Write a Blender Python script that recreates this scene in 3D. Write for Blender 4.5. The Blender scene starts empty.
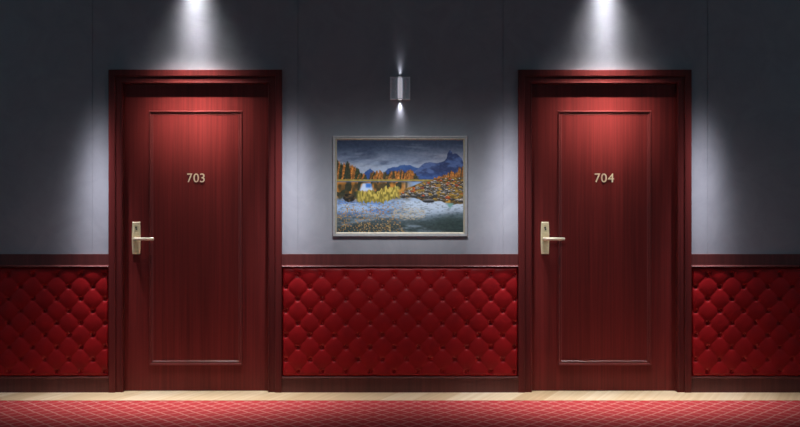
import bpy, bmesh, math, random
import numpy as np
from mathutils import Vector, Matrix

random.seed(7)
scene = bpy.context.scene
col = scene.collection
PXM = 150.0                      # photograph pixels per metre on the wall plane
def X(px): return (px - 400.0) / PXM
def Z(py): return (391.0 - py) / PXM

# ------------------------------------------------------------------ scene settings
scene.view_settings.view_transform = 'Standard'
scene.view_settings.look = 'None'
scene.view_settings.gamma = 1.0
scene.view_settings.exposure = 0.0
scene.view_settings.use_curve_mapping = False

# ------------------------------------------------------------------ helpers
def tag(o, label=None, cat=None, group=None, kind=None):
    if label: o['label'] = label
    if cat: o['category'] = cat
    if group: o['group'] = group
    if kind: o['kind'] = kind
    return o

def empty(name, loc):
    o = bpy.data.objects.new(name, None)
    o.location = loc
    o.empty_display_size = 0.1
    col.objects.link(o)
    return o

def link_bm(name, bm, mat, parent=None, smooth=False, origin=None):
    """bm is in world space; the object's origin goes to `origin` (or the parent's location)."""
    me = bpy.data.meshes.new(name)
    bmesh.ops.recalc_face_normals(bm, faces=bm.faces)
    org = Vector(origin) if origin is not None else Vector((0, 0, 0))
    bmesh.ops.translate(bm, verts=bm.verts, vec=-org)
    bm.to_mesh(me); bm.free()
    for p in me.polygons: p.use_smooth = smooth
    me.materials.append(mat)
    o = bpy.data.objects.new(name, me)
    col.objects.link(o)
    o.location = org
    if parent is not None:
        pw = Vector((0, 0, 0)); q = parent
        while q is not None:
            pw += q.location; q = q.parent
        o.parent = parent
        o.location = org - pw
    return o

def box(bm, x0, x1, y0, y1, z0, z1, bevel=0.0, seg=2):
    r = bmesh.ops.create_cube(bm, size=1.0)
    vs = r['verts']
    for v in vs:
        v.co = Vector((x0 + (v.co.x + .5) * (x1 - x0), y0 + (v.co.y + .5) * (y1 - y0), z0 + (v.co.z + .5) * (z1 - z0)))
    if bevel > 0:
        es = list({e for v in vs for e in v.link_edges})
        bmesh.ops.bevel(bm, geom=es, offset=bevel, segments=seg, affect='EDGES', profile=0.6)

def sweep_frame(bm, x0, x1, z0, z1, profile, closed=True):
    """Mitred frame: profile = [(inset, y)], inset measured inwards from the outer rectangle.
    closed=False leaves the bottom side open (a door casing)."""
    n = len(profile)
    def ring(ins, y):
        if closed:
            return [(x0 + ins, y, z0 + ins), (x0 + ins, y, z1 - ins), (x1 - ins, y, z1 - ins), (x1 - ins, y, z0 + ins)]
        return [(x0 + ins, y, z0), (x0 + ins, y, z1 - ins), (x1 - ins, y, z1 - ins), (x1 - ins, y, z0)]
    rings = [[bm.verts.new(c) for c in ring(*p)] for p in profile]
    for i in range(n - 1):
        a, b = rings[i], rings[i + 1]
        for k in range(4 if closed else 3):
            k2 = (k + 1) % 4
            bm.faces.new((a[k], a[k2], b[k2], b[k]))
    if not closed:
        bm.faces.new([r[0] for r in rings]); bm.faces.new([r[3] for r in rings][::-1])
        a, b = rings[-1], rings[0]
        for k in range(3): bm.faces.new((a[k], a[k + 1], b[k + 1], b[k]))
    else:
        a, b = rings[-1], rings[0]
        for k in range(4):
            k2 = (k + 1) % 4
            bm.faces.new((a[k], a[k2], b[k2], b[k]))

def extrude_x(bm, x0, x1, prof):
    """prof = closed list of (y, z) extruded along X."""
    a = [bm.verts.new((x0, y, z)) for y, z in prof]
    b = [bm.verts.new((x1, y, z)) for y, z in prof]
    n = len(prof)
    for i in range(n):
        j = (i + 1) % n
        bm.faces.new((a[i], a[j], b[j], b[i]))
    bm.faces.new(a[::-1]); bm.faces.new(b)

# ------------------------------------------------------------------ materials
def new_mat(name, rough=0.5, metal=0.0, spec=0.5):
    m = bpy.data.materials.new(name); m.use_nodes = True
    nt = m.node_tree; b = nt.nodes['Principled BSDF']
    b.inputs['Roughness'].default_value = rough
    b.inputs['Metallic'].default_value = metal
    b.inputs['Specular IOR Level'].default_value = spec
    return m, nt, b

def N(nt, t, **kw):
    n = nt.nodes.new(t)
    for k, v in kw.items():
        if k.startswith('_'): n.inputs[k[1:]].default_value = v
        else: setattr(n, k, v)
    return n

def coords(nt, scale, rot=(0, 0, 0), kind='Position'):
    g = N(nt, 'ShaderNodeNewGeometry')
    mp = N(nt, 'ShaderNodeMapping')
    mp.inputs['Scale'].default_value = scale
    mp.inputs['Rotation'].default_value = rot
    nt.links.new(g.outputs['Position'], mp.inputs['Vector'])
    return mp.outputs['Vector']

def ramp(nt, fac, stops):
    r = N(nt, 'ShaderNodeValToRGB')
    el = r.color_ramp.elements
    while len(el) < len(stops): el.new(0.5)
    for e, (p, c) in zip(el, stops):
        e.position = p; e.color = (*c, 1)
    nt.links.new(fac, r.inputs['Fac'])
    return r.outputs['Color']

def mth(nt, op, a, b=None, c=None):
    n = N(nt, 'ShaderNodeMath', operation=op)
    for i, v in enumerate((a, b, c)):
        if v is None: continue
        if isinstance(v, (int, float)): n.inputs[i].default_value = v
        else: nt.links.new(v, n.inputs[i])
    return n.outputs[0]

def mixc(nt, fac, a, b, mode='MIX'):
    n = N(nt, 'ShaderNodeMix', data_type='RGBA', blend_type=mode)
    for s, v in ((n.inputs[0], fac), (n.inputs[6], a), (n.inputs[7], b)):
        if isinstance(v, (int, float)): s.default_value = v
        elif isinstance(v, tuple): s.default_value = (*v, 1)
        else: nt.links.new(v, s)
    return n.outputs[2]

def bump(nt, b, h, strength, dist):
    n = N(nt, 'ShaderNodeBump'); n.inputs['Strength'].default_value = strength; n.inputs['Distance'].default_value = dist
    nt.links.new(h, n.inputs['Height']); nt.links.new(n.outputs[0], b.inputs['Normal'])

def mat_wood(name, dark, mid, light, rough=0.42, grain=1.0, spec=0.22):
    m, nt, b = new_mat(name, rough, 0, spec)
    v = coords(nt, (55 * grain, 55 * grain, 1.1))
    n1 = N(nt, 'ShaderNodeTexNoise', _Scale=1.0, _Detail=5.0, _Roughness=0.62, _Distortion=0.35)
    nt.links.new(v, n1.inputs['Vector'])
    v2 = coords(nt, (9 * grain, 9 * grain, 0.35))
    n2 = N(nt, 'ShaderNodeTexNoise', _Scale=1.0, _Detail=3.0, _Roughness=0.5, _Distortion=0.8)
    nt.links.new(v2, n2.inputs['Vector'])
    s = mth(nt, 'ADD', mth(nt, 'MULTIPLY', n1.outputs['Fac'], 0.6), mth(nt, 'MULTIPLY', n2.outputs['Fac'], 0.4))
    c = ramp(nt, s, [(0.33, dark), (0.5, mid), (0.68, light)])
    nt.links.new(c, b.inputs['Base Color'])
    bump(nt, b, n1.outputs['Fac'], 0.12, 0.002)
    return m

M_DOOR = mat_wood('mahogany_veneer', (0.095, 0.0115, 0.0105), (0.142, 0.0170, 0.0152), (0.196, 0.024, 0.0215))
M_MOULD = mat_wood('mahogany_moulding', (0.12, 0.020, 0.018), (0.16, 0.026, 0.023), (0.20, 0.032, 0.029), rough=0.32, spec=0.5)
M_CASE = mat_wood('mahogany_casing', (0.068, 0.0098, 0.0092), (0.100, 0.014, 0.013), (0.138, 0.019, 0.018))
M_RAIL = mat_wood('mahogany_rail', (0.066, 0.014, 0.013), (0.095, 0.020, 0.0185), (0.125, 0.027, 0.025), rough=0.38, spec=0.38)

def mat_wall():
    m, nt, b = new_mat('slate_painted_wall', 0.62, 0, 0.3)
    v = coords(nt, (1, 1, 1))
    n1 = N(nt, 'ShaderNodeTexNoise', _Scale=5.0, _Detail=8.0, _Roughness=0.6, _Distortion=1.4)
    nt.links.new(v, n1.inputs['Vector'])
    c = ramp(nt, n1.outputs['Fac'], [(0.3, (0.255, 0.262, 0.293)), (0.55, (0.285, 0.292, 0.325)), (0.75, (0.305, 0.312, 0.345))])
    # faint hairline veins like brushed plaster
    v2 = coords(nt, (3.0, 1, 3.6), (0, 0.9, 0))
    n2 = N(nt, 'ShaderNodeTexNoise', _Scale=2.2, _Detail=6.0, _Roughness=0.55, _Distortion=2.5)
    nt.links.new(v2, n2.inputs['Vector'])
    vein = mth(nt, 'ABSOLUTE', mth(nt, 'SUBTRACT', n2.outputs['Fac'], 0.5))
    vein = mth(nt, 'LESS_THAN', vein, 0.004)
    c = mixc(nt, mth(nt, 'MULTIPLY', vein, 0.12), c, (0.2, 0.205, 0.23))
    nt.links.new(c, b.inputs['Base Color'])
    bump(nt, b, n1.outputs['Fac'], 0.12, 0.004)
    return m
M_WALL = mat_wall()

def mat_leather():
    m, nt, b = new_mat('crimson_leather', 0.48, 0, 0.22)
    v = coords(nt, (1, 1, 1))
    n1 = N(nt, 'ShaderNodeTexNoise', _Scale=14.0, _Detail=3.0)
    nt.links.new(v, n1.inputs['Vector'])
    c = ramp(nt, n1.outputs['Fac'], [(0.3, (0.23, 0.003, 0.005)), (0.7, (0.29, 0.004, 0.0065))])
    nt.links.new(c, b.inputs['Base Color'])
    vo = N(nt, 'ShaderNodeTexVoronoi', _Scale=260.0); nt.links.new(v, vo.inputs['Vector'])
    bump(nt, b, vo.outputs['Distance'], 0.15, 0.001)
    return m
M_LEATHER = mat_leather()

def mat_carpet():
    m, nt, b = new_mat('red_diamond_carpet', 0.95, 0, 0.1)
    g = N(nt, 'ShaderNodeNewGeometry'); sp = N(nt, 'ShaderNodeSeparateXYZ'); nt.links.new(g.outputs['Position'], sp.inputs[0])
    x, y = sp.outputs[0], sp.outputs[1]
    # slight hand-woven wobble
    n0 = N(nt, 'ShaderNodeTexNoise', _Scale=7.0, _Detail=2.0); nt.links.new(g.outputs['Position'], n0.inputs['Vector'])
    wob = mth(nt, 'MULTIPLY', mth(nt, 'SUBTRACT', n0.outputs['Fac'], 0.5), 0.25)
    xs = mth(nt, 'DIVIDE', x, 0.108); ys = mth(nt, 'DIVIDE', y, 0.14)
    lines = []
    for op in ('ADD', 'SUBTRACT'):
        a = mth(nt, 'ADD', mth(nt, op, xs, ys), wob)
        f = mth(nt, 'ABSOLUTE', mth(nt, 'SUBTRACT', mth(nt, 'FRACT', a), 0.5))
        lines.append(mth(nt, 'LESS_THAN', f, 0.085))
    ln = mth(nt, 'MAXIMUM', *lines)
    n1 = N(nt, 'ShaderNodeTexNoise', _Scale=160.0, _Detail=2.0); nt.links.new(g.outputs['Position'], n1.inputs['Vector'])
    base = ramp(nt, n1.outputs['Fac'], [(0.3, (0.33, 0.031, 0.036)), (0.7, (0.44, 0.045, 0.050))])
    n9 = N(nt, 'ShaderNodeTexNoise', _Scale=22.0, _Detail=2.0); nt.links.new(g.outputs['Position'], n9.inputs['Vector'])
    ln = mth(nt, 'MULTIPLY', ln, mth(nt, 'ADD', 0.1, mth(nt, 'MULTIPLY', n9.outputs['Fac'], 0.62)))
    c = mixc(nt, ln, base, (0.62, 0.34, 0.30))
    nt.links.new(c, b.inputs['Base Color'])
    bump(nt, b, n1.outputs['Fac'], 0.5, 0.004)
    return m
M_CARPET = mat_carpet()

def mat_strip():
    m, nt, b = new_mat('pale_maple_border', 0.4, 0, 0.35)
    g = N(nt, 'ShaderNodeNewGeometry'); sp = N(nt, 'ShaderNodeSeparateXYZ'); nt.links.new(g.outputs['Position'], sp.inputs[0])
    s = mth(nt, 'SUBTRACT', sp.outputs[0], mth(nt, 'MULTIPLY', sp.outputs[1], 0.42))
    k = mth(nt, 'FLOOR', mth(nt, 'DIVIDE', s, 0.21))
    wn = N(nt, 'ShaderNodeTexWhiteNoise', noise_dimensions='1D'); nt.links.new(k, wn.inputs['W'])
    n1 = N(nt, 'ShaderNodeTexNoise', noise_dimensions='1D', _Scale=26.0, _Detail=4.0); nt.links.new(s, n1.inputs['W'])
    f = mth(nt, 'ADD', mth(nt, 'MULTIPLY', wn.outputs['Value'], 0.45), mth(nt, 'MULTIPLY', n1.outputs['Fac'], 0.55))
    c = ramp(nt, f, [(0.22, (0.58, 0.41, 0.23)), (0.5, (0.70, 0.535, 0.335)), (0.80, (0.82, 0.68, 0.49))])
    nt.links.new(c, b.inputs['Base Color'])
    return m
M_STRIP = mat_strip()

def simple(name, c, rough, metal=0.0, spec=0.5, em=None, es=0.0, nscale=60.0, var=0.08):
    m, nt, b = new_mat(name, rough, metal, spec)
    v = coords(nt, (1, 1, 1))
    n1 = N(nt, 'ShaderNodeTexNoise', _Scale=nscale, _Detail=3.0); nt.links.new(v, n1.inputs['Vector'])
    cc = ramp(nt, n1.outputs['Fac'], [(0.3, tuple(x * (1 - var) for x in c)), (0.7, tuple(min(1, x * (1 + var)) for x in c))])
    nt.links.new(cc, b.inputs['Base Color'])
    if em:
        b.inputs['Emission Color'].default_value = (*em, 1); b.inputs['Emission Strength'].default_value = es
    return m
M_BRASS = simple('satin_brass', (0.95, 0.82, 0.52), 0.32, 0.1)
M_BRASSIN = simple('satin_brass_inset', (0.74, 0.62, 0.36), 0.45, 0.1)
M_LEVER = simple('polished_pale_brass', (0.95, 0.86, 0.66), 0.3, 0.1)
M_BLACK = simple('black_slot', (0.012, 0.012, 0.012), 0.6)
M_DIGIT = simple('cream_metal', (0.80, 0.68, 0.46), 0.4, 0.15)
M_STEEL = simple('brushed_steel', (0.88, 0.88, 0.93), 0.35, 0.1)
M_STEELD = simple('dark_steel_panel', (0.66, 0.67, 0.72), 0.4, 0.1)
M_GLOWGLASS = simple('lit_frosted_glass', (0.62, 0.62, 0.68), 0.25, 0.0, em=(0.92, 0.9, 1.0), es=0.35)
M_LAMP = simple('lamp_lens', (0.9, 0.9, 0.9), 0.3, 0.0, em=(1.0, 0.97, 1.0), es=1.2)
M_FRAME = simple('silver_frame', (0.36, 0.355, 0.36), 0.4, 0.2)
M_SLIP = simple('gilt_slip', (0.40, 0.36, 0.28), 0.4, 0.2)
M_CEIL = simple('ceiling_paint', (0.3, 0.3, 0.32), 0.8)

def mat_print():
    m, nt, b = new_mat('landscape_print', 0.5, 0, 0.25)
    a = N(nt, 'ShaderNodeVertexColor', layer_name='print')
    nt.links.new(a.outputs['Color'], b.inputs['Base Color'])
    return m
M_PRINT = mat_print()

# ------------------------------------------------------------------ setting
XL, XR = -4.6, 4.6                        # wall runs past both picture edges
CEIL = 2.95
DCX = (X(195.8), X(604.3))                # door centre lines
HALF = 86.4 / PXM                         # half width over the casing
OPEN = 80.0 / PXM                         # half width of the hole in the wall
HEAD = Z(77.5)

bm = bmesh.new()
G = 0.0042                                # seam gap between wall boards
seams = [X(p) for p in (-113, 92.5, 298.0, 503.0, 707.5, 912)]
edges = [XL] + seams + [XR]
for a, b in zip(edges[:-1], edges[1:]):
    a2 = a + (G / 2 if a != XL else 0); b2 = b - (G / 2 if b != XR else 0)
    d = [c for c in DCX if a < c < b]
    if d:
        c = d[0]
        box(bm, a2, c - OPEN, 0, 0.1, -0.05, CEIL); box(bm, c + OPEN, b2, 0, 0.1, -0.05, CEIL)
        box(bm, c - OPEN, c + OPEN, 0, 0.1, HEAD, CEIL)
    else:
        box(bm, a2, b2, 0, 0.1, -0.05, CEIL)
for s in seams: box(bm, s - 0.03, s + 0.03, 0.004, 0.1, -0.05, CEIL)     # backing behind the seam
tag(link_bm('wall_back', bm, M_WALL), 'slate grey painted wall of wide boards behind both doors', 'wall', kind='structure')

bm = bmesh.new(); box(bm, XL, XR, -6.2, 0.1, -0.08, -0.008)
tag(link_bm('floor', bm, M_CARPET), 'red corridor carpet woven with pale diamond lines', 'floor', kind='structure')
bm = bmesh.new(); box(bm, XL, XR, -6.2, 0.1, CEIL, CEIL + 0.08)
tag(link_bm('ceiling', bm, M_CEIL), 'plain ceiling above the two doors', 'ceiling', kind='structure')

BORDER = 0.305
bm = bmesh.new(); box(bm, XL, XR, -BORDER, 0.1, -0.02, -0.006, 0.001)
tag(link_bm('trim_1', bm, M_STRIP), 'pale wooden floor border between carpet and wall', 'trim', kind='structure')

spans = [('left', XL, DCX[0] - HALF), ('middle', DCX[0] + HALF, DCX[1] - HALF), ('right', DCX[1] + HALF, XR)]
where = {'left': 'left of door 703', 'middle': 'between the two doors', 'right': 'right of door 704'}
zf = -0.006
for i, (nm, a, b) in enumerate(spans):
    # baseboard: flat board with a bead along its top edge
    t = Z(376.0); prof = [(0, zf), (-0.022, zf), (-0.022, t - 0.014), (-0.027, t - 0.011), (-0.029, t - 0.006), (-0.026, t - 0.001), (-0.020, t), (0, t)]
    bm = bmesh.new(); extrude_x(bm, a, b, prof)
    tag(link_bm('baseboard_' + nm, bm, M_RAIL), 'dark red wooden baseboard ' + where[nm], 'baseboard', kind='structure')
    # chair rail: flat board with a fine bead along its lower edge
    z1, z0 = Z(254.0), Z(267.0)
    prof = [(0, z0), (-0.028, z0), (-0.034, z0 + 0.003), (-0.035, z0 + 0.006), (-0.031, z0 + 0.009), (-0.022, z0 + 0.011), (-0.012, z0 + 0.014),
            (-0.012, z1), (0, z1)]
    bm = bmesh.new(); extrude_x(bm, a, b, prof)
    tag(link_bm('trim_%d' % (i + 2), bm, M_RAIL), 'dark red wooden chair rail ' + where[nm], 'trim', kind='structure')

# ------------------------------------------------------------------ tufted wainscot panels
SP = 24.05 / PXM; SPZ = 24.2 / PXM
BX0, BZ0 = X(298.1), Z(274.4)
def tuft(x, z, xa, xb, za, zb):
    u = (x - BX0) / SP; v = (z - BZ0) / SPZ
    A, B = u + v, u - v
    # tent-like creases along the diagonals, deep dimples at the buttons
    sa, sb = np.abs(np.sin(np.pi * A)), np.abs(np.sin(np.pi * B))
    puff = (sa * sb) ** 0.52
    ra, rb = np.abs(A - np.round(A)), np.abs(B - np.round(B))
    d = np.sqrt(ra ** 2 + rb ** 2)
    dim = 1 - np.exp(-(d / 0.118) ** 2)
    h = 0.0068 * puff + 0.0165 * dim
    e = np.minimum(np.minimum(x - xa, xb - x), np.minimum(z - za, zb - z))
    edge = np.sqrt(np.clip(1 - (1 - np.clip(e / 0.022, 0, 1)) ** 2, 0, 1))
    return 0.002 + h * edge

def dome_mesh():
    bm = bmesh.new()
    bmesh.ops.create_uvsphere(bm, u_segments=14, v_segments=8, radius=0.0085)
    for v in bm.verts:
        v.co.y *= 0.55
    me = bpy.data.meshes.new('button')
    bm.to_mesh(me); bm.free()
    for p in me.polygons: p.use_smooth = True
    me.materials.append(M_LEATHER)
    return me
BTN = dome_mesh()

panel_label = {'left': 'deep red diamond-tufted leather wainscot panel left of door 703',
               'middle': 'deep red diamond-tufted leather wainscot panel between the two doors, under the picture',
               'right': 'deep red diamond-tufted leather wainscot panel right of door 704'}
za, zb = Z(376.0), Z(267.0)
lim = {'left': (X(-60), None), 'middle': (None, None), 'right': (None, X(860))}
for nm, a, b in spans:
    a = lim[nm][0] if lim[nm][0] is not None else a + 0.001
    b = lim[nm][1] if lim[nm][1] is not None else b - 0.001
    nx, nz = int((b - a) / 0.0062), int((zb - za) / 0.0062)
    xs = np.linspace(a, b, nx + 1); zs = np.linspace(za, zb, nz + 1)
    XX, ZZ = np.meshgrid(xs, zs)
    H = tuft(XX, ZZ, a, b, za, zb)
    ox = (a + b) / 2
    verts = np.stack([XX - ox, -H, ZZ - za], -1).reshape(-1, 3)
    nv = len(verts); W = nx + 1
    faces = []
    for j in range(nz):
        for i in range(nx):
            p = j * W + i
            faces.append((p, p + 1, p + W + 1, p + W))
    # closed back so the padding is a solid slab
    back = [nv, nv + 1, nv + 2, nv + 3]
    vb = [(a - ox, 0, 0), (b - ox, 0, 0), (b - ox, 0, zb - za), (a - ox, 0, zb - za)]
    faces.append((nv + 3, nv + 2, nv + 1, nv))
    faces.append(tuple([nv, nv + 1] + [i for i in range(nx, -1, -1)]))
    faces.append(tuple([nv + 2, nv + 3] + [nz * W + i for i in range(0, nx + 1)]))
    faces.append(tuple([nv + 1, nv + 2] + [j * W + nx for j in range(nz, -1, -1)]))
    faces.append(tuple([nv + 3, nv] + [j * W for j in range(0, nz + 1)]))
    me = bpy.data.meshes.new('tufted_panel')
    me.from_pydata([tuple(v) for v in verts] + vb, [], faces)
    for k, p in enumerate(me.polygons): p.use_smooth = k < nx * nz
    me.materials.append(M_LEATHER); me.update()
    root = bpy.data.objects.new('tufted_panel', me); col.objects.link(root)
    root.location = (ox, -0.004, za)
    tag(root, panel_label[nm], 'wall panel', 'tufted leather wainscot panels')
    # one covered button in every dimple
    first = None
    for j in range(-30, 31):
        for i in range(-60, 61):
            if (i + j) % 2: continue
            bx, bz = BX0 + i * SP / 2, BZ0 + j * SPZ / 2
            if not (a + 0.012 < bx < b - 0.012 and za + 0.015 < bz < zb - 0.015): continue
            o = bpy.data.objects.new('button', BTN) if first is None else first.copy()
            first = first or o
            col.objects.link(o); o.parent = root
            o.location = (bx - ox, -0.0085, bz - za)

# ------------------------------------------------------------------ doors
FACE = 0.040                              # door face lies this far behind the wall face
def text_mesh(ch, height, depth):
    cu = bpy.data.curves.new('glyph', 'FONT'); cu.body = ch; cu.size = 1.0; cu.extrude = 0.0
    cu.resolution_u = 6
    ob = bpy.data.objects.new('glyph', cu); col.objects.link(ob)
    dg = bpy.context.evaluated_depsgraph_get()
    me = bpy.data.meshes.new_from_object(ob.evaluated_get(dg))
    bpy.data.objects.remove(ob); bpy.data.curves.remove(cu)
    bm = bmesh.new(); bm.from_mesh(me); bpy.data.meshes.remove(me)
    bmesh.ops.remove_doubles(bm, verts=bm.verts, dist=1e-5)
    xs = [v.co.x for v in bm.verts]; ys = [v.co.y for v in bm.verts]
    s = height / (max(ys) - min(ys)); x0 = min(xs); y0 = min(ys)
    for v in bm.verts: v.co = Vector(((v.co.x - x0) * s, 0, (v.co.y - y0) * s))
    w = (max(xs) - x0) * s
    r = bmesh.ops.extrude_face_region(bm, geom=list(bm.faces))
    bmesh.ops.translate(bm, verts=[e for e in r['geom'] if isinstance(e, bmesh.types.BMVert)], vec=(0, -depth, 0))
    return bm, w

def barrel_plate(bm, cx, z0, z1, hw, bulge, y0, y1, bev):
    """Vertical plate whose long sides bow outwards, with a chamfered rim."""
    n = 12
    def outline(k):
        L = []
        for i in range(n + 1):
            t = i / n; z = z0 + k + (z1 - z0 - 2 * k) * t
            L.append((cx + hw - k + bulge * math.sin(math.pi * t), z))
        return L + [(2 * cx - x, z) for x, z in reversed(L)]
    A, B = outline(0), outline(bev)
    r0 = [bm.verts.new((x, y0, z)) for x, z in A]
    r1 = [bm.verts.new((x, y1 + bev, z)) for x, z in A]
    r2 = [bm.verts.new((x, y1, z)) for x, z in B]
    m = len(A)
    for p, q in ((r0, r1), (r1, r2)):
        for i in range(m):
            j = (i + 1) % m
            bm.faces.new((p[i], p[j], q[j], q[i]))
    bm.faces.new(r0[::-1]); bm.faces.new(r2)

def tube(bm, pts, radii, seg=14, flat=1.0, cap=True):
    """Tube through pts; flat squashes its vertical section."""
    rings = []
    for i, p in enumerate(pts):
        p = Vector(p)
        a = Vector(pts[max(i - 1, 0)]); b = Vector(pts[min(i + 1, len(pts) - 1)])
        t = (b - a).normalized()
        up = Vector((0, 0, 1)) if abs(t.z) < 0.9 else Vector((1, 0, 0))
        s = t.cross(up).normalized(); up = s.cross(t).normalized()
        rings.append([bm.verts.new(p + s * math.cos(2 * math.pi * k / seg) * radii[i] + up * math.sin(2 * math.pi * k / seg) * radii[i] * flat) for k in range(seg)])
    for a, b in zip(rings[:-1], rings[1:]):
        for k in range(seg):
            k2 = (k + 1) % seg
            bm.faces.new((a[k], a[k2], b[k2], b[k]))
    if cap:
        bm.faces.new(rings[0][::-1]); bm.faces.new(rings[-1])

def make_door(idx, cx, number, dig_px):
    root = empty('door_%d' % idx, (cx, 0, 0))
    tag(root, 'dark red wooden hotel door numbered %s with its casing' % number, 'door', kind='structure')
    off = cx - DCX[0]
    K = 1 + FACE / 8.0                    # the leaf stands a little behind the wall plane
    P = lambda px: (X(px) + off) * K
    Zd = lambda py: 1.4 + (Z(py) - 1.4) * K
    zb_ = -0.006
    # outer casing and the stepped jamb inside it
    bm = bmesh.new()
    sweep_frame(bm, cx - HALF, cx + HALF, zb_ - 0.002, Z(70.0),
                [(0, 0.002), (0, -0.026), (0.003, -0.030), (0.040, -0.030), (0.046, -0.026), (0.046, 0.02)], closed=False)
    link_bm('casing', bm, M_CASE, root, origin=root.location)
    bm = bmesh.new()
    i0 = 0.0455
    sweep_frame(bm, cx - HALF + i0, cx + HALF - i0, zb_ - 0.001, Z(70.0) - i0,
                [(0, 0.06), (0, -0.014), (0.004, -0.015), (0.033, -0.015), (0.0355, -0.0185), (0.041, -0.0195), (0.045, -0.017), (0.0465, -0.012), (0.0465, 0.06)], closed=False)
    link_bm('jamb', bm, M_CASE, root, origin=root.location)
    # leaf
    lx = 72.9 / PXM
    bm = bmesh.new(); box(bm, cx - lx, cx + lx, FACE, FACE + 0.045, zb_ + 0.002, Z(82.5) + 0.006, 0.0015)
    leaf = link_bm('door_leaf', bm, M_DOOR, root, origin=root.location)
    # raised moulding outlining the panel, two fine beads with a hollow between
    F = FACE
    bm = bmesh.new()
    sweep_frame(bm, P(149.2), P(242.6), Zd(365.0), Zd(110.8),
                [(0, F + .001), (0, F - .003), (0.002, F - .009), (0.005, F - .012), (0.009, F - .010), (0.012, F - .002), (0.0165, F - .0012), (0.020, F - .0022), (0.023, F - .003), (0.026, F - .002), (0.029, F + .001)])
    link_bm('panel_moulding', bm, M_MOULD, root, origin=root.location)
    # lever handle on its long plate
    hx = P(136.4)
    bm = bmesh.new(); barrel_plate(bm, hx, Zd(254.1), Zd(221.9), 0.0255, 0.0035, F, F - 0.010, 0.003)
    h = link_bm('door_handle', bm, M_BRASS, root, origin=(hx, F, Zd(238)))
    bm = bmesh.new(); barrel_plate(bm, hx, Zd(252.0), Zd(232.6), 0.0175, 0.0016, F - 0.009, F - 0.0115, 0.001)
    link_bm('inset_plate', bm, M_BRASSIN, h, origin=(hx, F, Zd(238)))
    for k, (pz, w) in enumerate(((225.6, 0.010), (230.4, 0.010))):
        bm = bmesh.new(); box(bm, hx - w, hx + w, F - 0.0125, F - 0.009, Zd(pz) - 0.0022, Zd(pz) + 0.0022, 0.0007)
        link_bm('lock_bar', bm, M_BRASSIN, h, origin=(hx, F, Zd(pz)))
    bm = bmesh.new()
    tube(bm, [(hx, F - 0.009, Zd(227.6)), (hx, F - 0.0125, Zd(227.6))], [0.0062, 0.0055], 16)
    box(bm, hx - 0.002, hx + 0.008, F - 0.0128, F - 0.009, Zd(229.1) - 0.004, Zd(229.1) + 0.003)
    k = link_bm('keyhole', bm, M_BLACK, h, origin=(hx, F, Zd(228)))
    k['label'] = 'small black keyhole'
    bm = bmesh.new()
    zl = Zd(238.6)
    x0 = P(135.6)
    pts = [(x0, F - 0.008, zl), (x0, F - 0.030, zl), (x0 + 0.003, F - 0.042, zl), (x0 + 0.013, F - 0.049, zl), (x0 + 0.035, F - 0.050, zl), (x0 + 0.09, F - 0.049, zl), (x0 + 0.127, F - 0.046, zl), (x0 + 0.132, F - 0.0455, zl)]
    tube(bm, pts, [0.0125, 0.0115, 0.0115, 0.0115, 0.011, 0.0105, 0.010, 0.008], 16, 0.95)
    lv = link_bm('lever', bm, M_LEVER, h, True, origin=(hx, F, zl))
    # raised room number
    for ch, (pa, pb) in zip(number, dig_px):
        bm, w = text_mesh(ch, 8.9 / PXM, 0.009)
        tw = (pb - pa) / PXM
        for v in bm.verts: v.co.x *= tw / w
        bmesh.ops.translate(bm, verts=bm.verts, vec=(X(pa) * K, F + 0.0005, Zd(182.3)))
        d = link_bm('digit', bm, M_DIGIT, root, origin=(X(pa) * K, F, Zd(182.3)))
        d['label'] = 'raised cream metal digit %s' % ch
    return root

make_door(1, DCX[0], '703', [(187.4, 192.4), (193.6, 199.0), (200.1, 204.8)])
make_door(2, DCX[1], '704', [(594.7, 600.2), (601.0, 606.7), (607.8, 613.9)])

# ------------------------------------------------------------------ framed landscape
def hash2(ix, iy, s):
    n = np.sin(ix * 127.1 + iy * 311.7 + s * 74.7) * 43758.5453
    return n - np.floor(n)
def vnoise(x, y, s=0):
    ix, iy = np.floor(x), np.floor(y); fx, fy = x - ix, y - iy
    fx = fx * fx * (3 - 2 * fx); fy = fy * fy * (3 - 2 * fy)
    a = hash2(ix, iy, s); b = hash2(ix + 1, iy, s); c = hash2(ix, iy + 1, s); d = hash2(ix + 1, iy + 1, s)
    return (a * (1 - fx) + b * fx) * (1 - fy) + (c * (1 - fx) + d * fx) * fy
def fbm(x, y, s=0, o=4):
    r = 0; amp = 0.5; t = 0
    for k in range(o):
        r = r + amp * vnoise(x * 2 ** k, y * 2 ** k, s + k); t += amp; amp *= 0.55
    return r / t

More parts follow.
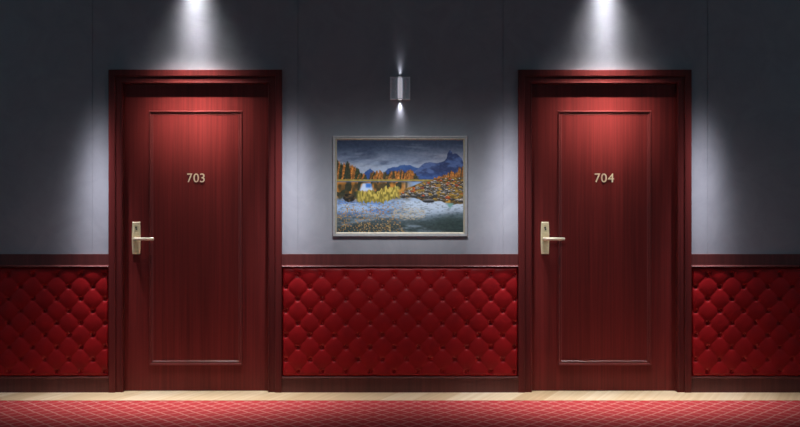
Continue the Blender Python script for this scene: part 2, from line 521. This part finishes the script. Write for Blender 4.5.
def paint(U, V):
    """sRGB colours (0-255) of the print; U from the left, V from the top."""
    A = np.array
    img = np.zeros(U.shape + (3,))
    def put(mask, c):
        nonlocal img
        m = np.clip(mask, 0, 1)[..., None]
        img = img * (1 - m) + np.asarray(c, float) * m
    def st(e0, e1, x):
        t = np.clip((x - e0) / (e1 - e0), 0, 1); return t * t * (3 - 2 * t)
    def lerp(a, b, t): return A(a, float) + (A(b, float) - A(a, float)) * t[..., None]
    # sky
    sky = lerp((42, 52, 72), (128, 140, 160), st(0.02, 0.34, V))
    cl = fbm(U * 3.0 + V * 2, V * 16 - U * 2, 3)
    img = sky
    put(st(0.45, 0.75, cl) * 0.5 * st(0.0, 0.1, V), (124, 130, 142))
    put(st(0.55, 0.8, fbm(U * 4 + 7, V * 13 + 2 + U * 2, 9)) * 0.6, (36, 46, 68))
    put(st(0.45, 0.95, U) * st(0.03, 0.2, V) * 0.5, (112, 112, 124))
    # ranges
    def ridge(pts, rough, sd):
        px, py = zip(*pts)
        return np.interp(U, px, py) + (fbm(U * 42, U * 0, sd, 3) - 0.5) * rough
    far = ridge([(0, .42), (.2, .40), (.225, .345), (.245, .32), (.265, .312), (.29, .335), (.32, .36), (.36, .38), (.40, .32), (.43, .30), (.48, .285), (.52, .275), (.55, .266), (.58, .272), (.61, .29), (.65, .31), (1, .3)], .018, 11)
    m = st(-0.004, 0.004, V - far)
    put(m, lerp((52, 78, 122), (34, 58, 106), st(0.28, 0.42, V + 0.1 * fbm(U * 20, V * 20, 5))))
    near = ridge([(0, .5), (.5, .45), (.60, .36), (.645, .31), (.68, .262), (.705, .243), (.735, .240), (.765, .248), (.80, .250), (.835, .232), (.855, .225), (.868, .20), (.874, .150), (.882, .135), (.89, .115), (.90, .113), (.908, .125), (.915, .152), (.93, .145), (.95, .152), (.97, .18), (.985, .20), (1, .25)], .014, 17)
    m = st(-0.004, 0.004, V - near)
    tex = fbm(U * 16 + V * 12, V * 26 - U * 8, 21)
    put(m, lerp((34, 44, 76), (66, 84, 124), np.clip(st(0.35, 0.7, tex) * 0.8 + st(.25, .4, V) * 0.1, 0, 1)))
    put(m * st(0.33, 0.42, V) * 0.6, (36, 64, 116))
    # larch belts: each tree a narrow spire
    def trees(u0, u1, n, top, base, h, sd, dark):
        rng = random.Random(sd)
        for k in range(n):
            c = u0 + (u1 - u0) * (k + rng.random()) / n
            tp = np.interp(c, *zip(*top)) + (rng.random() - .4) * h
            w = 0.010 + 0.012 * rng.random()
            d = np.abs(U - c)
            prof = w * np.clip((V - tp) / (base - tp), 0, 1) ** 0.7 * (1 + 0.5 * (vnoise(U * 0 + k, V * 90, sd) - 0.5))
            m = st(0.003, -0.003, d - prof) * (V < base) * st(tp - .004, tp + .012, V)
            if rng.random() < dark: cc = (34 + 14 * rng.random(), 40 + 12 * rng.random(), 30)
            else:
                q = rng.random(); cc = (106 + 52 * q, 66 + 32 * q, 28 + 14 * q)
            sh = 0.55 + 0.75 * vnoise(U * 120, V * 90, sd + k)
            put(m, A(cc)[None, None, :] * sh[..., None])
    def grove():
        put(st(.372, .38, V) * (V < .44) * st(.22, .19, U), (96, 62, 26))
        put(st(.385, .395, V) * (V < .44) * st(.27, .29, U) * st(.66, .62, U), (74, 54, 30))
        trees(-.01, .23, 46, [(0, .22), (.04, .26), (.1, .25), (.14, .28), (.19, .35), (.23, .38)], .425, .05, 77, .26)
        trees(.27, .63, 62, [(.27, .36), (.33, .33), (.38, .36), (.45, .33), (.52, .33), (.6, .33), (.63, .39)], .425, .05, 31, .22)
        for c, w, h in ((.085, .030, .225), (.45, .02, .33)):
            d = np.abs(U - c); put(st(.004, -.004, d - w * np.clip((V - h) / .2, 0, 1) ** .6) * (V < .42) * st(h - .004, h + .012, V) * .85, (32, 40, 30))
    grove()
    trees(.76, 1.01, 34, [(.76, .41), (.82, .385), (.87, .36), (.89, .32), (.93, .36), (.97, .28), (1, .27)], .45, .05, 55, .08)
    # shore meadow
    put(st(.424, .430, V) * st(.452, .444, V), lerp((104, 94, 46), (138, 122, 62), vnoise(U * 60, V * 40, 8)))
    # water base
    water = lerp((106, 128, 158), (40, 50, 50), st(.62, .95, V + .06 * (fbm(U * 5, V * 16, 40) - .5)))
    mw = st(.452, .458, V)
    put(mw, water)
    put(mw * st(.40, .62, U) * st(.62, .68, V) * st(.90, .72, V + .25 * (U - .7) ** 2) * .75, (158, 166, 176))
    put(mw * st(.5, .75, fbm(U * 5 + 3, V * 22, 44)) * .5, (140, 154, 172))
    put(mw * st(.70, .9, U) * st(.78, .9, V + .05 * fbm(U * 8, V * 10, 4)) * .85, (32, 44, 42))
    # mirrored trees, broken up by ripples
    rip = vnoise(U * 50, V * 110, 60)
    ref = mw * st(.68, .60, V + .1 * (fbm(U * 14, V * 6, 61) - .5)) * st(.62, .5, U)
    put(ref, lerp((54, 44, 24), (146, 94, 36), st(.2, .8, vnoise(U * 46, V * 20, 62))))
    put(ref * (vnoise(U * 40, V * 12, 63) > .66), (38, 40, 28))
    put(ref * st(.045, .02, np.abs(U - .235) / 1 - (V - .47) * .30) * st(.46, .48, V) * st(.575, .54, V), (150, 164, 190))
    put(ref * st(.03, .012, np.abs(U - .25)) * st(.46, .48, V) * st(.53, .50, V), (50, 92, 156))
    # blue lower-left pool with leaf litter
    put(st(.62, .68, V) * st(.55, .3, U) * st(.86, .74, V) * .8, lerp((72, 104, 158), (128, 148, 176), st(.3, .7, fbm(U * 7, V * 30, 70))))
    lit = (hash2(np.floor(U * 125), np.floor(V * 110), 5) > .79)
    lf = fbm(U * 6, V * 12, 71)
    put(lit * st(.60, .78, V + .15 * (lf - .5)) * st(.52, .42, U - .1 * lf) * .8, lerp((116, 80, 40), (158, 130, 80), hash2(np.floor(U * 125), np.floor(V * 110), 6)))
    ell = ((U - .57) / .15) ** 2 + ((V - .80) / .075) ** 2 + .6 * (lf - .5)
    put((hash2(np.floor(U * 100), np.floor(V * 90), 15) > .5) * st(1.05, .75, ell) * .55, (150, 132, 104))
    put(st(.62, .68, V) * st(.6, .75, vnoise(U * 60, V * 100, 75)) * .25, (30, 36, 40))
    # reed bed
    rt = .56 - .03 * (fbm(U * 14, U * 0, 83) - .3) - .05 * np.exp(-((U - .44) / .09) ** 2) + (vnoise(U * 110, U * 0, 80) - .5) * .045
    rb = .675 - .05 * st(.36, .5, U) + (vnoise(U * 90, U * 0, 81) - .5) * .05
    mr = st(-.006, .006, V - rt) * st(.006, -.006, V - rb) * st(.145, .175, U) * st(.53, .46, U)
    put(mr, lerp((92, 84, 34), (160, 142, 66), st(.2, .8, vnoise(U * 130, V * 40, 82)) * (1 - .5 * st(.58, .68, V))))
    # boulders: far right shore and the dark rock at left
    sh_t = np.interp(U, [.50, .54, .60, .68, .76, .84, 1], [.60, .53, .50, .455, .43, .415, .40])
    sh_b = np.interp(U, [.50, .56, .62, .68, .74, .82, .90, 1], [.60, .635, .625, .66, .655, .668, .70, .69])
    mk = st(-.008, .004, V - sh_t) * st(.006, -.006, V - sh_b + .02 * (vnoise(U * 40, U * 0, 90) - .5)) * st(.50, .53, U)
    put(mk, lerp((46, 38, 28), (150, 112, 44), st(.25, .8, fbm(U * 26, V * 34, 91))))
    rng = random.Random(12)
    for k in range(420):
        c = .52 + .49 * rng.random(); t = rng.random()
        cy = np.interp(c, [.5, .6, .7, .84, 1], [.59, .52, .46, .42, .41]) * (1 - t) + np.interp(c, [.5, .62, .74, 1], [.61, .61, .64, .67]) * t
        r = (.004 + .010 * rng.random()) * (.7 + .9 * t)
        e = ((U - c) / (r * 1.4)) ** 2 + ((V - cy) / r) ** 2
        top = np.clip((cy - V) / r * .5 + .5, 0, 1) * (.55 + .8 * vnoise(U * 120, V * 150, 77))
        q = rng.random()
        if q < .09: hi, lo = (186, 84, 36), (90, 40, 20)
        elif q < .3: hi, lo = (176, 138, 58), (70, 56, 26)
        else: hi, lo = (112 + 70 * q, 110 + 68 * q, 108 + 66 * q), (24, 23, 22)
        put(st(1.15, .8, e), lerp(lo, hi, top ** 1.6))
    put(st(1.1, .8, ((U - .725) / .05) ** 2 + ((V - .66) / .022) ** 2), lerp((90, 90, 92), (24, 24, 26), st(.645, .665, V)))
    e = ((U - .095) / .05) ** 2 + ((V - .625) / .05) ** 2 + .7 * (fbm(U * 30, V * 30, 95) - .5)
    put(st(1.1, .8, e), lerp((84, 66, 40), (22, 20, 18), st(.2, .7, fbm(U * 40, V * 40, 96))))
    # mirrored tower in the bright water at right
    put(st(.045, .02, np.abs(U - .895) * 1.2 + np.clip(V - .69, 0, 1) * .55) * st(.675, .69, V) * st(.76, .72, V), (84, 116, 112))
    g = (fbm(U * 60, V * 60, 99, 2) - .5)[..., None] * 22
    return np.clip(img + g * 0.7, 0, 255)

pic = empty('framed_picture', (X(400), 0, Z(237)))
tag(pic, 'silver framed mountain lake photograph hanging between the doors under the sconce', 'picture')
fx0, fx1, fz0, fz1 = X(332.9), X(467.3), Z(236.3), Z(136.0)
bm = bmesh.new()
sweep_frame(bm, fx0, fx1, fz0, fz1, [(0, -0.001), (0, -0.027), (0.002, -0.0305), (0.005, -0.031), (0.016, -0.0295), (0.017, -0.028), (0.017, -0.001)])
link_bm('picture_frame', bm, M_FRAME, pic, origin=pic.location)
bm = bmesh.new()
sweep_frame(bm, fx0 + .0165, fx1 - .0165, fz0 + .0165, fz1 - .0165, [(0, -0.003), (0, -0.0285), (0.003, -0.029), (0.0075, -0.0265), (0.010, -0.025), (0.012, -0.024), (0.012, -0.003)])
s = link_bm('inner_slip', bm, M_SLIP, pic, origin=pic.location); s['label'] = 'thin gilt inner slip'
gx0, gx1, gz0, gz1 = fx0 + .027, fx1 - .027, fz0 + .027, fz1 - .027
NU, NV = 300, 220
us = np.linspace(0, 1, NU + 1); vs = np.linspace(0, 1, NV + 1)
UU, VV = np.meshgrid(us, vs)
rgb = paint(UU, VV) / 255.0
lin = np.where(rgb <= 0.04045, rgb / 12.92, ((rgb + 0.055) / 1.055) ** 2.4)
PRINT_GAIN = 1.85
lin = np.clip(lin * PRINT_GAIN, 0, 0.9)
pv = np.stack([gx0 + UU * (gx1 - gx0) - pic.location.x, np.full_like(UU, -0.0230), gz1 - VV * (gz1 - gz0) - pic.location.z], -1).reshape(-1, 3)
W = NU + 1
pf = [(j * W + i, (j + 1) * W + i, (j + 1) * W + i + 1, j * W + i + 1) for j in range(NV) for i in range(NU)]
me = bpy.data.meshes.new('print'); me.from_pydata([tuple(v) for v in pv], [], pf)
ca = me.color_attributes.new('print', 'FLOAT_COLOR', 'POINT')
ca.data.foreach_set('color', np.concatenate([lin, np.ones(lin.shape[:2] + (1,))], -1).reshape(-1).astype(np.float32))
me.materials.append(M_PRINT); me.update()
pr = bpy.data.objects.new('print', me); col.objects.link(pr); pr.parent = pic
bm = bmesh.new(); box(bm, fx0 + .006, fx1 - .006, -0.0215, -0.0015, fz0 + .006, fz1 - .006)
link_bm('backing_board', bm, M_BLACK, pic, origin=pic.location)

# ------------------------------------------------------------------ wall sconce
SX = X(400.1)
sc = empty('wall_sconce', (SX, 0, Z(88.6)))
tag(sc, 'small brushed steel up and down wall light above the framed picture', 'wall light')
sz0, sz1 = Z(100.0), Z(77.2)
bm = bmesh.new(); box(bm, SX - .066, SX + .066, -0.020, 0, sz0, sz1, 0.002)
link_bm('back_plate', bm, M_STEELD, sc, origin=sc.location)
for sgn in (-1, 1):
    a, b = sorted((SX + sgn * .026, SX + sgn * .067))
    bm = bmesh.new()
    sweep_frame(bm, a, b, sz0 - .0005, sz1 + .0005, [(0, -0.002), (0, -0.030), (0.002, -0.032), (0.007, -0.031), (0.011, -0.0195), (0.011, -0.002)])
    link_bm('side_frame', bm, M_STEEL, sc, origin=sc.location)
bm = bmesh.new()
zc0, zc1 = sz0 + .006, sz1 - .006
tube(bm, [(SX, -0.046, zc0), (SX, -0.046, zc0 + .004), (SX, -0.046, zc1 - .004), (SX, -0.046, zc1)], [.0115, .0135, .0135, .0115], 24)
t = link_bm('glass_tube', bm, M_GLOWGLASS, sc, True, origin=sc.location); t['label'] = 'softly lit frosted glass tube'
for sgn in (-1, 1):
    a, b = sorted((SX + sgn * .0165, SX + sgn * .0255))
    bm = bmesh.new(); box(bm, a, b, -0.050, -0.019, sz0 + .001, sz1 - .001, 0.002)
    link_bm('side_rib', bm, M_STEEL, sc, origin=sc.location)
for z0, z1, nm in ((sz0, sz0 + .006, 'end_cap'), (sz1 - .006, sz1, 'end_cap')):
    bm = bmesh.new(); tube(bm, [(SX, -0.046, z0), (SX, -0.046, z1)], [.0165, .0165], 24)
    e = link_bm(nm, bm, M_STEELD, sc, origin=sc.location)
    zz = z0 if z0 == sz0 else z1
    bm = bmesh.new(); tube(bm, [(SX, -0.046, zz - .0012), (SX, -0.046, zz + .0012)], [.011, .011], 20)
    l = link_bm('lens', bm, M_LAMP, e, origin=sc.location); l['label'] = 'glowing round lamp lens'

# ------------------------------------------------------------------ lights
def spot(name, loc, target, power, sx, sy=None, radius=0.012, color=(1, 1, 1)):
    """Reflector lamp with a smooth photometric lobe: sx / sy are the lobe's angular widths in degrees."""
    sy = sy or sx
    L = bpy.data.lights.new(name, 'SPOT')
    L.energy = power; L.spot_size = math.radians(150); L.spot_blend = 0.5; L.shadow_soft_size = radius; L.color = color
    L.use_nodes = True; nt = L.node_tree
    em = next(n for n in nt.nodes if n.type == 'EMISSION')
    tc = N(nt, 'ShaderNodeTexCoord'); sp = N(nt, 'ShaderNodeSeparateXYZ'); nt.links.new(tc.outputs['Normal'], sp.inputs[0])
    terms = []
    for k, sg in ((0, sx), (1, sy)):
        q = mth(nt, 'DIVIDE', mth(nt, 'DIVIDE', sp.outputs[k], sp.outputs[2]), math.tan(math.radians(sg)))
        terms.append(mth(nt, 'MULTIPLY', q, q))
    g = mth(nt, 'EXPONENT', mth(nt, 'MULTIPLY', mth(nt, 'ADD', *terms), -1.0))
    nt.links.new(g, em.inputs['Strength'])
    o = bpy.data.objects.new(name, L); col.objects.link(o)
    z = (Vector(loc) - Vector(target)).normalized()
    x = Vector((1, 0, 0)); y = z.cross(x).normalized(); x = y.cross(z).normalized()
    m = Matrix((x, y, z)).transposed().to_4x4(); m.translation = Vector(loc)
    o.matrix_world = m
    return o
COOL = (0.93, 0.91, 1.0)
for cx in DCX:
    # grazing downlight close to the wall over each door: a soft lobe and a tight bright core
    spot('door_grazer', (cx, -0.085, 2.775), (cx, -0.085, 0), 27, 24, 32, radius=0.005, color=(1.0, 0.985, 1.0))
    spot('door_grazer_core', (cx, -0.10, 2.84), (cx, 0, Z(84)), 100, 10.5, 7.5, radius=0.005, color=(1.0, 0.985, 1.0))
    # downlight a little further out, tipped towards the top of the door
    spot('door_downlight', (cx, -0.56, 2.90), (cx, FACE, Z(122)), 450, 13, 6.5, 0.012, (1.0, 0.90, 0.86))
    for s in (-1, 1):
        # narrow pin spot on the wall beside each door, and a broader one that reaches the wainscot and carpet
        spot('wall_pin_spot', (cx + s * 0.64, -0.30, 2.90), (cx + s * 0.64, 0, Z(218)), 800, 5.2, 3.2, 0.02, COOL)
        spot('wall_washer', (cx + s * 0.84, -0.36, 2.90), (cx + s * 0.80, -0.20, 0), 170, 11, 7, 0.03, COOL)
    spot('floor_downlight', (cx, -0.50, 2.90), (cx, -0.46, 0), 560, 19, 9, 0.04, (1.0, 0.96, 0.92))
# corridor downlight tipped towards the picture
spot('picture_downlight', (X(400), -2.2, 2.90), (X(400), 0, Z(218)), 330, 17, 7.5, 0.05, (0.95, 0.97, 1.0))
spot('sconce_down', (SX, -0.024, sz0 - .004), (SX, -0.024, 0), 2.4, 15, 45, radius=0.005, color=COOL)
spot('sconce_up', (SX, -0.024, sz1 + .004), (SX, -0.024, 4), 0.65, 13, 45, radius=0.005, color=COOL)

w = bpy.data.worlds.new('World'); scene.world = w; w.use_nodes = True
bg = w.node_tree.nodes['Background']
bg.inputs['Color'].default_value = (0.50, 0.83, 1.0, 1); bg.inputs['Strength'].default_value = 0.17

# ------------------------------------------------------------------ camera
D = 8.0
cam = bpy.data.cameras.new('camera'); co = bpy.data.objects.new('camera', cam); col.objects.link(co)
co.location = (0, -D, 1.4)
co.rotation_euler = (math.radians(90), 0, 0)
cam.sensor_width = 36.0; cam.lens = D * PXM / 800 * 36.0
cam.shift_y = -((213.5 - (391 - 1.4 * PXM)) / 800)
scene.camera = co
